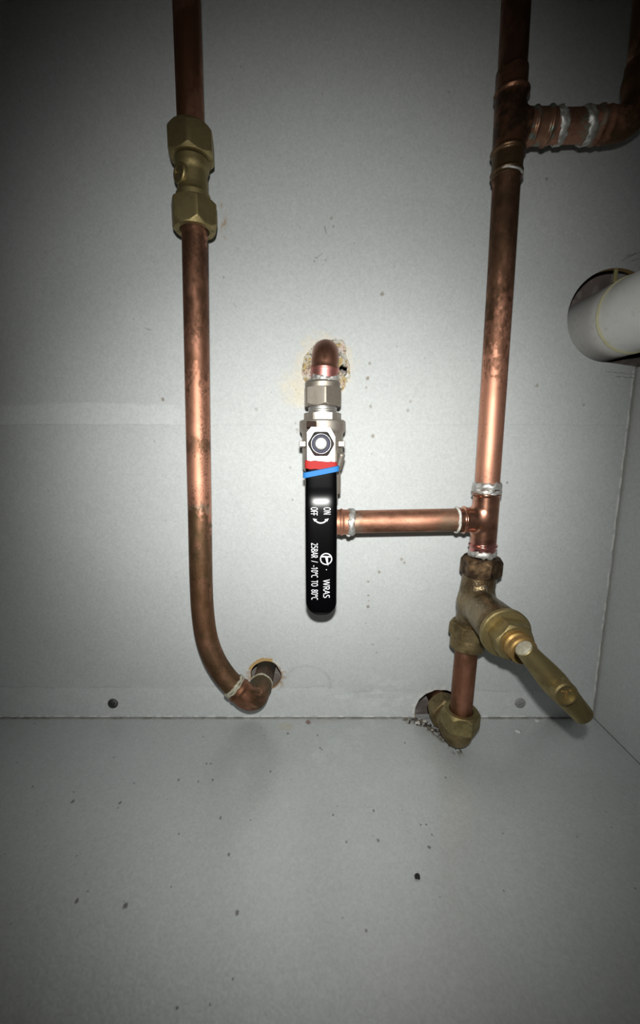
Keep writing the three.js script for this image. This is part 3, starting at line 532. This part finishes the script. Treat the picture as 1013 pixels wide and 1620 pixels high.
  const n = 56, m = line.length - 1, tan = line.map((p, i) => line[Math.min(m, i + 1)].clone().sub(line[Math.max(0, i - 1)]).normalize());
  const gripG = grid(n, m + 6, (i, jj) => {
    const a = i / n * Math.PI * 2, j = Math.min(m, jj), over = jj - m, y = line[j].y - (over > 0 ? over / 6 * 0.6 : 0);
    const end = clamp((y - 120.4) / 8.9), hw = 9.15 * (end < 1 ? Math.sqrt(Math.max(0, 1 - (1 - end) * (1 - end))) : 1) + 0.001, hd = 2.75 * (end < 1 ? Math.pow(Math.max(0, 1 - Math.pow(1 - end, 6)), 0.5) : 1) + 0.001;
    const cx = Math.sign(Math.cos(a)) * Math.pow(Math.abs(Math.cos(a)), 0.55), cs = Math.sign(Math.sin(a)) * Math.pow(Math.abs(Math.sin(a)), 0.5);
    const nz = V(0, tan[j].z, -tan[j].y);              // outward, square to the bar
    return line[j].clone().add(V(cx * hw, 0, 0)).addScaledVector(nz, cs * hd).add(V(0, y - line[j].y, 0));
  });
  { const p = gripG.attributes.position, uv = gripG.attributes.uv, w = n + 1; for (let j = 0; j <= m + 6; j++) for (let i = 0; i <= n; i++) { const k = j * w + i, front = Math.sin(i / n * Math.PI * 2) > 0.05; uv.setXY(k, front ? (p.getX(k) - 0.65 + GW / 2) / GW : 0.01, front ? clamp((p.getY(k) - 120.4) / GL, 0.001, 0.999) : 0.01); } }
  smoothSeam(gripG, n, m + 6);
  part('handle_grip', gripG, mat({ map: print, roughness: 0.26, specularIntensity: 0.45 }), t, 'black vinyl grip printed with white lettering');
}
{
  const t = thing('elbow_fitting', 'copper elbow below the lever valve, mostly hidden behind its black handle', 'pipe fitting', [1.6, 172, 41]);
  const pts = path([[1.6, 192, 41], [1.6, 172, 41], [20.5, 172, 41]], 11, 0.7);
  part('elbow_body', sweep(pts, (s, f, L) => 8.2 + bead(s, L - 6.5, 0.75, 0.9), { nu: 48 }), tubeMaps(34, 8.2, 53, [], { oxide: 0.3, dots: 0.2, rough: 0.24 }), t);
  part('joint_ring', [ring([20.4, 172, 41], [1, 0, 0], 7.9, 1.0, { lump: 0.7, seed: 21, flat: 2.2 }), ring([18.6, 164.2, 43], [0, 0.2, 1], 0.8, 1.0, { lump: 0.3, seed: 23, nu: 20 })], M.solder, t, 'grey solder with a hanging drip');
}

// ---------------------------------------------------------------- right run
single('copper_pipe', 'short bright horizontal copper pipe between the lever valve and the right pipe', 'pipe', [55, 172.5, 41], sweep(path([[14, 172, 41], [96, 173.6, 41]]), 7.5, { ref: [0, 0, -1] }),
  tubeMaps(82, 7.5, 61, [[0, 12, [0.30, 0.29, 0.24], 0.55, 3], [62, 76, [0.25, 0.2, 0.14], 0.6, 6]], { oxide: 0.5, dots: 0.25, rough: 0.24 }));
{
  const t = thing('tee_fitting', 'bright copper tee joining the horizontal pipe to the right pipe', 'pipe fitting', [107.2, 173.8, 41]);
  const c = [107.2, 173.8, 41];
  const sdf = (x, y, z) => {
    let d = smin(cyl(x, y, z, [107.2, 151.5, 41], [107.4, 196.5, 41], 8.25), cyl(x, y, z, [88.6, 173.4, 41], [107, 173.8, 41], 8.2), 2.6);
    const rv = Math.hypot(x - 107.3, z - 41), rh = Math.hypot(y - 173.5, z - 41);
    for (const yy of [156.6, 190.3]) d = smin(d, Math.hypot(rv - 8.4, y - yy) - 0.75, 0.8);
    d = smin(d, Math.hypot(rh - 8.4, x - 93.6) - 0.75, 0.8); return d;
  };
  const tint = (x, y, z) => { const b = f3(x / 7, y / 7, z / 7 + 40, 4), f = f3(x / 1.5, y / 1.5, z / 1.5, 3); let k = mix(COP, OX, clamp(0.25 + (b - 0.45) * 1.6 + (f - 0.5) * 0.4)); k = mix(k, PINK, 0.8 * (1 - step(155, 162, y + 5 * (f - 0.5)))); return mix(k, [0.25, 0.2, 0.16], 0.6 * step(190.8, 192.5, y + 3 * (f - 0.5))); };
  part('tee_body', surface(sdf, [101, 174, 41], [22, 26, 13], 96, tint), vc({ metalness: 0.95, roughness: 0.25 }), t);
  part('joint_ring', [ring([107.4, 195.3, 41], [0, 1, 0], 8.0, 1.0, { lump: 0.8, seed: 31, flat: 2.4 }), ring([107.4, 192.6, 41], [0.1, 1, 0.1], 8.3, 0.8, { lump: 0.9, seed: 33, flat: 1.8 }), ring([115.4, 188.6, 39], [1, 0, 0], 0.6, 1.2, { lump: 0.4, seed: 34, nu: 18 })], M.solder, t, 'silvery solder ring');
  part('joint_ring', ring([88.8, 173.4, 41], [1, 0, 0], 8.0, 0.8, { lump: 0.5, seed: 35 }), M.flux, t, 'white flux ring');
  part('joint_ring', ring([107.2, 151.2, 41], [0, 1, 0], 8.0, 1.0, { lump: 0.7, seed: 37, flat: 2.2 }), M.solder, t, 'silvery solder ring');
}
single('copper_pipe', 'tall copper pipe on the right, bright at its foot and brown above', 'pipe', [107.3, 192, 41], sweep(path([[107.4, 190, 41], [107.3, 255, 41], [107.0, 320, 41], [106.4, 380, 41]]), 7.5),
  tubeMaps(190, 7.5, 71, [[84, 200, [0.12, 0.06, 0.033], 0.75, 26], [112, 200, [0.06, 0.038, 0.02], 0.7, 20], [158, 186, DK, 0.5, 9], [0, 10, [0.4, 0.26, 0.2], 0.4, 4]], { oxide: 0.16, dots: 0.3, rough: 0.25 }));
{
  const t = thing('tee_fitting', 'dark tarnished tee at the top right with a branch to the right', 'pipe fitting', [106.2, 397.5, 41]);
  const sdf = (x, y, z) => {
    let d = smin(cyl(x, y, z, [106.4, 371, 41], [105.6, 424, 41], 8.3), cyl(x, y, z, [106, 397.5, 41], [130, 397.4, 41], 8.3), 3);
    const rv = Math.hypot(x - 106.2, z - 41), rh = Math.hypot(y - 397.5, z - 41);
    for (const yy of [384.6, 413]) d = smin(d, Math.hypot(rv - 8.4, y - yy) - 1.0, 1.2);
    d = smin(d, Math.hypot(rv - 8.3, y - 374) - 0.6, 1);
    d = smin(d, Math.hypot(rh - 8.5, x - 127) - 0.9, 1); return smin(d, Math.hypot(rh - 8.4, x - 119) - 0.7, 1) - 0.25 * (f3(x / 2.5, y / 2.5, z / 2.5, 3) - 0.5);
  };
  const tint = (x, y, z) => { const b = f3(x / 6, y / 6, z / 6 + 10, 4), f = f3(x / 1.6, y / 1.6, z / 1.6, 3); let k = mix(OX, DK, clamp(step(0.4, 0.6, b) + (f - 0.5))); if (y < 386) k = mix(k, OLIVE, 0.8 * (1 - step(382, 387, y + 4 * (f - 0.5)))); if (x > 116) k = mix(k, mix([0.36, 0.19, 0.12], GREEN, step(0.5, 0.62, f3(x / 3, y / 3, z / 3 + 3, 3))), 0.75); return k; };
  part('tee_body', surface(sdf, [115, 397, 41], [26, 30, 13], 100, tint), vc({ metalness: 0.8, roughness: 0.42 }), t);
  part('joint_ring', ring([106.5, 373.4, 41], [0.15, 1, 0.1], 8.1, 0.75, { lump: 0.4, seed: 41 }), M.solder, t, 'thin bright solder ring');
}
single('copper_pipe', 'dark pipe rising above the top right tee', 'pipe', [106, 420, 41], sweep(path([[105.7, 418, 41], [103, YT, 41]]), 7.5), tubeMaps(202, 7.5, 77, [[0, 210, DK, 0.7, 10]], { oxide: 1, dots: 0.4 }));
single('copper_pipe', 'short branch pipe with white solder runs at the top right', 'pipe', [140, 397.6, 41], sweep(path([[126, 397.4, 41], [156, 397.9, 41]]), 7.8), tubeMaps(30, 7.8, 81, [[0, 30, [0.36, 0.2, 0.14], 0.7, 4], [18, 26, GREEN, 0.7, 4]], { oxide: 0.7, dots: 0.3 }));
{
  const t = thing('elbow_fitting', 'corroded copper elbow at the top right corner turning upwards', 'pipe fitting', [178, 398, 41]);
  const pts = path([[149, 397.8, 41], [178, 398.6, 41], [177, 428, 41]], 14, 0.8);
  part('elbow_body', sweep(pts, (s, f, L) => 8.4 + bead(s, 6, 0.9, 1.1) + bead(s, 11, 0.5, 1.1) + bead(s, L - 9, 1.3, 4) + 0.3 * (f3(Math.cos(f) * 3, Math.sin(f) * 3, s / 3, 3) - 0.5), { nu: 56 }),
    tubeMaps(54, 8.4, 91, [[0, 20, [0.34, 0.18, 0.12], 0.6, 5], [15, 54, OLIVE, 0.8, 6], [2, 6, GREEN, 0.5, 2]], { oxide: 0.8, dots: 0.6, rough: 0.42 }), t);
  part('solder_run', [ring([148.6, 397.8, 41], [1, 0.28, 0.1], 8.3, 0.9, { lump: 0.7, seed: 51, flat: 2.6 })], M.solder, t, 'white streak of solder');
  part('solder_run', [ring([133, 397.5, 41], [1, 0.3, 0.12], 8.2, 0.8, { lump: 0.9, seed: 53, flat: 2.6 })], M.solder, t, 'white streak of solder');
}
single('copper_pipe', 'brass coloured pipe end above the elbow in the top right corner', 'pipe', [177, 430, 41], sweep(path([[177, 424, 41], [174, YT, 41]]), 7.5), tubeMaps(196, 7.5, 97, [[0, 200, OLIVE, 0.7, 8]], { oxide: 0.9 }));

// ---------------------------------------------------------------- stopcock
{
  const t = thing('stopcock', 'brass stopcock with a crossbar handle on the right pipe', 'valve', [105, 84, 41]);
  const ax = [105.4, 116.3];                                // spindle axis, straight out from the wall
  const sdf = (x, y, z) => {
    let d = capsule(x, y, z, [107, 141, 41], [104.6, 118, 41], 10.7, 11.2); d = smin(d, capsule(x, y, z, [104.6, 116, 41], [102, 96, 41], 11.0, 10.0), 3);
    d = smin(d, capsule(x, y, z, [105.2, 116.2, 46], [105.4, 116.3, 74], 11.4, 12.8), 5); d = Math.max(d, z - 84, y - 142, 92 - y); return d - 0.3 * (f3(x / 1.2, y / 1.2, z / 1.2, 2) - 0.5);
  };
  const tint = (x, y, z) => { const b = f3(x / 8, y / 8, z / 8, 4), f = f3(x / 1.3, y / 1.3, z / 1.3, 3); let k = mix([0.24, 0.185, 0.105], [0.105, 0.076, 0.04], clamp(0.35 + (b - 0.45) * 2.4 + (f - 0.5) * 0.8)); k = mix(k, [0.13, 0.08, 0.045], 0.7 * step(127, 138, y + 10 * (b - 0.5))); k = mix(k, [0.5, 0.48, 0.43], 0.8 * step(112.5, 116, x + 6 * (f - 0.5)) * step(117, 121, y) * step(0.42, 0.6, f)); return mix(k, [0.40, 0.37, 0.31], 0.5 * step(0.66, 0.74, f)); };
  part('valve_body', surface(sdf, [105, 116, 60], [20, 30, 34], 110, tint), vc({ metalness: 0.85, roughness: 0.4 }), t);
  part('compression_nut', [hexNut([106.9, 136.2, 41], [0.03, 1, 0], 23.5, 12.6, 8.2, { turn: 0.1, ch0: 1.6, ch1: 3.2 })], M.brassDark, t, 'dark wet-looking nut');
  part('compression_nut', [hexNut([101.4, 93, 41], [0.05, 1, 0], 23.2, 9.5, 8, { turn: 0.35, ch: 1.4 }), revolve([[7.7, 0], [10.6, 0], [11.4, 0.8], [11.5, 7.4], [11.0, 9.4], [8, 9.6]], [101.1, 84.2, 41], [0.03, 1, 0])], M.brassDull, t);
  const D = [0, 0, 1], a = (z) => [ax[0], ax[1], z];
  const bonnet = part('bonnet', [revolve([[8, 0], [13.6, 0], [14.3, 0.7], [14.3, 3.2], [13.6, 3.9], [9, 4.0]], a(82.5), D, { nu: 64 }), hexNut(a(86.2), D, 19.6, 11.5, 6, { turn: 0.35, ch0: 0.3, ch1: 1.5 })], M.brass, t);
  part('gland_nut', revolve(lerpProfile([[7.6, 0], [7.6, 3.2], [6.6, 4.2], [6.6, 5.2], [7.3, 5.8], [7.3, 8.6], [6.5, 9.5], [4.6, 9.6], [4.3, 8.0], [3.4, 8.0]], 2), a(97), D), M.brassBright, bonnet);
  part('spindle', revolve([[3.3, 0], [3.3, 22], [0.01, 22]], a(103), D), M.brassBright, t);
  const d = V(0.672, -0.74, 0).normalize();
  const head = part('crossbar_handle', [
    revolve(lerpProfile([[0.01, 0], [3.6, 0], [4.2, 0.5], [4.8, 8], [5.7, 17], [6.0, 22.5], [5.7, 28], [5.0, 37], [4.6, 44.5], [3.6, 45], [0.01, 45]], 2), [ax[0] - d.x * 22.5, ax[1] - d.y * 22.5, 133], [d.x, d.y, 0], { nu: 40 }),
    revolve([[3.5, -12], [4.6, -9], [5.0, -2], [5.3, 6.5], [5.2, 8.4], [4.7, 9.2], [4.1, 9.2], [3.8, 7.8], [0.01, 7.6]], a(133.5), D, { nu: 40 })], M.brass, t);
  part('bar_end', revolve([[3.9, 0.6], [3.8, -0.2], [3.2, -0.7], [1.5, -0.9], [0.01, -0.95]], [ax[0] - d.x * 22.5, ax[1] - d.y * 22.5, 133], [d.x, d.y, 0]), M.lime, head, 'bar end crusted with pale limescale');
  part('cap_mark', [box(0.8, 3.6, 0.7, ax[0] + 0.6, ax[1] - 0.8, 141.3, 0.2).rotateZ(0), box(1.6, 0.7, 0.7, ax[0] - 0.9, ax[1] + 0.9, 141.3, 0.2), box(0.8, 0.8, 0.7, ax[0] + 2.2, ax[1] + 1.2, 141.3, 0.2)], M.brassBright, head);
}
single('copper_pipe', 'short reddish pipe between the stopcock and the elbow at the floor', 'pipe', [100.2, 30, 41], sweep(path([[101.2, 92, 41], [99.4, 26, 41]]), 7.5), tubeMaps(66, 7.5, 121, [[0, 70, OX, 0.5, 10], [20, 44, [0.36, 0.16, 0.10], 0.5, 8]], { oxide: 0.75, dots: 0.15, rough: 0.28 }));
{
  const t = thing('compression_elbow', 'brass compression elbow at the floor entering the half-round hole', 'pipe fitting', [98.8, 8, 41]);
  const pts = path([[99.4, 30, 41], [98.8, 15.6, 41.5], [97.6, 16.4, 18]], 9, 0.6);
  part('elbow_body', sweep(pts, (s, f, L) => 9.4 + 0.5 * Math.sin(Math.PI * s / L), { nu: 48 }), M.brassDull, t);
  part('compression_nut', hexNut([99.5, 24.2, 41], [0.03, 1, 0], 23.6, 13, 8.4, { turn: 0.3, ch0: 1.2, ch1: 3.0 }), M.brass, t);
  part('compression_nut', hexNut([97.2, 17, 8], [0.06, -0.02, 1], 23.2, 13, 8.4, { turn: 0.2, ch: 1.8 }), M.brassDull, t);
}
single('copper_pipe', 'dark pipe stub in the half-round hole at the floor', 'pipe', [97, 18, -40], sweep(path([[97.4, 17, 14], [96, 17.5, -40]]), 7.5), tubeMaps(54, 7.5, 131, [[0, 60, DK, 0.6, 6]], { oxide: 1 }));

// ---------------------------------------------------------------- waste pipe
{
  const t = thing('waste_pipe', 'white plastic waste pipe in the large hole at the right', 'pipe', [211, 283, 0]);
  const white = vc({ roughness: 0.34 });
  const tint = (x, y, z) => { const b = f3(x / 6, y / 6, z / 6, 4), f = f3(x / 1.5, y / 1.5, z / 2.5, 3); const k = mix([0.92, 0.93, 0.91], [0.85, 0.86, 0.83], b); return mix(k, [0.5, 0.49, 0.45], 0.35 * step(0.66, 0.8, f)); };
  part('rear_socket', paint(sweep(path([[211, 308, -50], [211, 308, 10]], 0, 0.8), (s, f) => 25 + 0.001 * f, { nu: 96, caps: true }), tint), white, t);
  part('glue_ring', ring([211, 308, 10], [0, 0, 1], 24.4, 1.1, { lump: 0.25, seed: 61, nu: 96 }), mat({ color: new THREE.Color().setRGB(0.64, 0.62, 0.40), roughness: 0.5 }), t, 'yellowish glue ring');
  part('front_pipe', paint(sweep(path([[211, 308, 8], [211, 308, 68], [275, 308, 70]], 36, 1), 24.2, { nu: 96 }), tint), white, t);
  part('glue_drip', box(2.6, 9, 2.0, 203.5, 336.5, -1.5, 0.8), mat({ color: new THREE.Color().setRGB(0.36, 0.32, 0.14), roughness: 0.7 }), t, 'brownish glue drip');
}

// ---------------------------------------------------------------- screws, crumbs
function screw(x, y, m, label, r, turn) {
  const t = thing('screw', label, 'screw', [x, y, 0], 'screws along the foot of the back panel');
  const ev = new Evaluator(), dome = new Brush(new THREE.LatheGeometry([[0.01, -2], [r, -2], [r, 0.5], [r * 0.93, 1.0], [r * 0.7, 1.5], [r * 0.35, 1.8], [0.01, 1.85]].map((p) => new THREE.Vector2(...p)), 36).rotateX(Math.PI / 2));
  let c = dome; dome.updateMatrixWorld();
  for (const a of [0, Math.PI / 2]) { const b = new Brush(new THREE.BoxGeometry(r * 1.15, r * 0.26, 2.4).rotateZ(a + turn).translate(0, 0, 1.6)); b.updateMatrixWorld(); c = ev.evaluate(c, b, SUBTRACTION); }
  part('screw_head', c.geometry.clone().translate(x, y, 0.1), m, t);
}
screw(-169, 13.4, M.screw, 'dark crosshead screw in the panel foot at the left', 4.1, 0.7);
screw(163.3, 13.8, M.screwPainted, 'paint-smeared crosshead screw in the panel foot beneath the stopcock handle', 4.3, 0.6);

function crumbGeo(x, y, z, r, col, s) {
  const g = mergeVertices(new THREE.IcosahedronGeometry(1, 1).deleteAttribute('uv').deleteAttribute('normal')), p = g.attributes.position;
  for (let i = 0; i < p.count; i++) { const k = 0.6 + 0.8 * n3(p.getX(i) * 1.4 + s, p.getY(i) * 1.4, p.getZ(i) * 1.4); p.setXYZ(i, x + p.getX(i) * k * r[0], y + p.getY(i) * k * r[1], z + p.getZ(i) * k * r[2]); }
  g.setAttribute('uv', new THREE.Float32BufferAttribute(new Float32Array(p.count * 2), 2)); g.computeVertexNormals(); return paint(g, () => col);
}
{
  const list = [];
  for (let i = 0; i < 130; i++) {
    const u = rnd(), x = 74 + u * 28 + (rnd() - 0.5) * 6, z = 3 + u * u * 30 + (rnd() - 0.5) * 9, r = 0.35 + 0.8 * rnd() * rnd();
    const k = rnd(), col = k < 0.75 ? [0.04, 0.03, 0.022] : k < 0.95 ? [0.12, 0.10, 0.075] : [0.55, 0.53, 0.48];
    list.push(crumbGeo(x, r * 0.5, z, [r, r * 0.8, r], col, i * 3.1));
  }
  for (let i = 0; i < 9; i++) { const r = 0.7 + 0.9 * rnd(), x = 78 + rnd() * 9, z = 1 + rnd() * 10; list.push(crumbGeo(x, r * 0.6, z, [r * 1.3, r * 0.8, r], rnd() < 0.3 ? [0.5, 0.48, 0.44] : [0.14, 0.12, 0.09], i * 5.3)); }
  const s = single('debris', 'brown grit and plaster crumbs by the half-round hole at the floor', 'debris', [85, 0, 15], list, M.crumb); s.userData.kind = 'stuff';
}
single('crumb', 'single black crumb lying on the open floor at the front', 'crumb', [50.4, 0, 124], crumbGeo(50.4, 0.6, 124, [1.4, 0.7, 1.8], [0.02, 0.018, 0.016], 3), M.crumb);
single('plaster_fleck', 'white plaster fleck at the foot of the panel beside the painted screw', 'plaster fleck', [176.5, 0, 3.6], crumbGeo(176.5, 0.35, 3.6, [1.9, 0.5, 2.0], [0.7, 0.7, 0.68], 13), M.crumb);
single('plaster_fleck', 'white plaster fleck on the floor in front of the painted screw', 'plaster fleck', [155, 0, 16], crumbGeo(155, 0.35, 16, [2.2, 0.5, 2.2], [0.7, 0.7, 0.68], 23), M.crumb);

renderer.render(scene, camera);
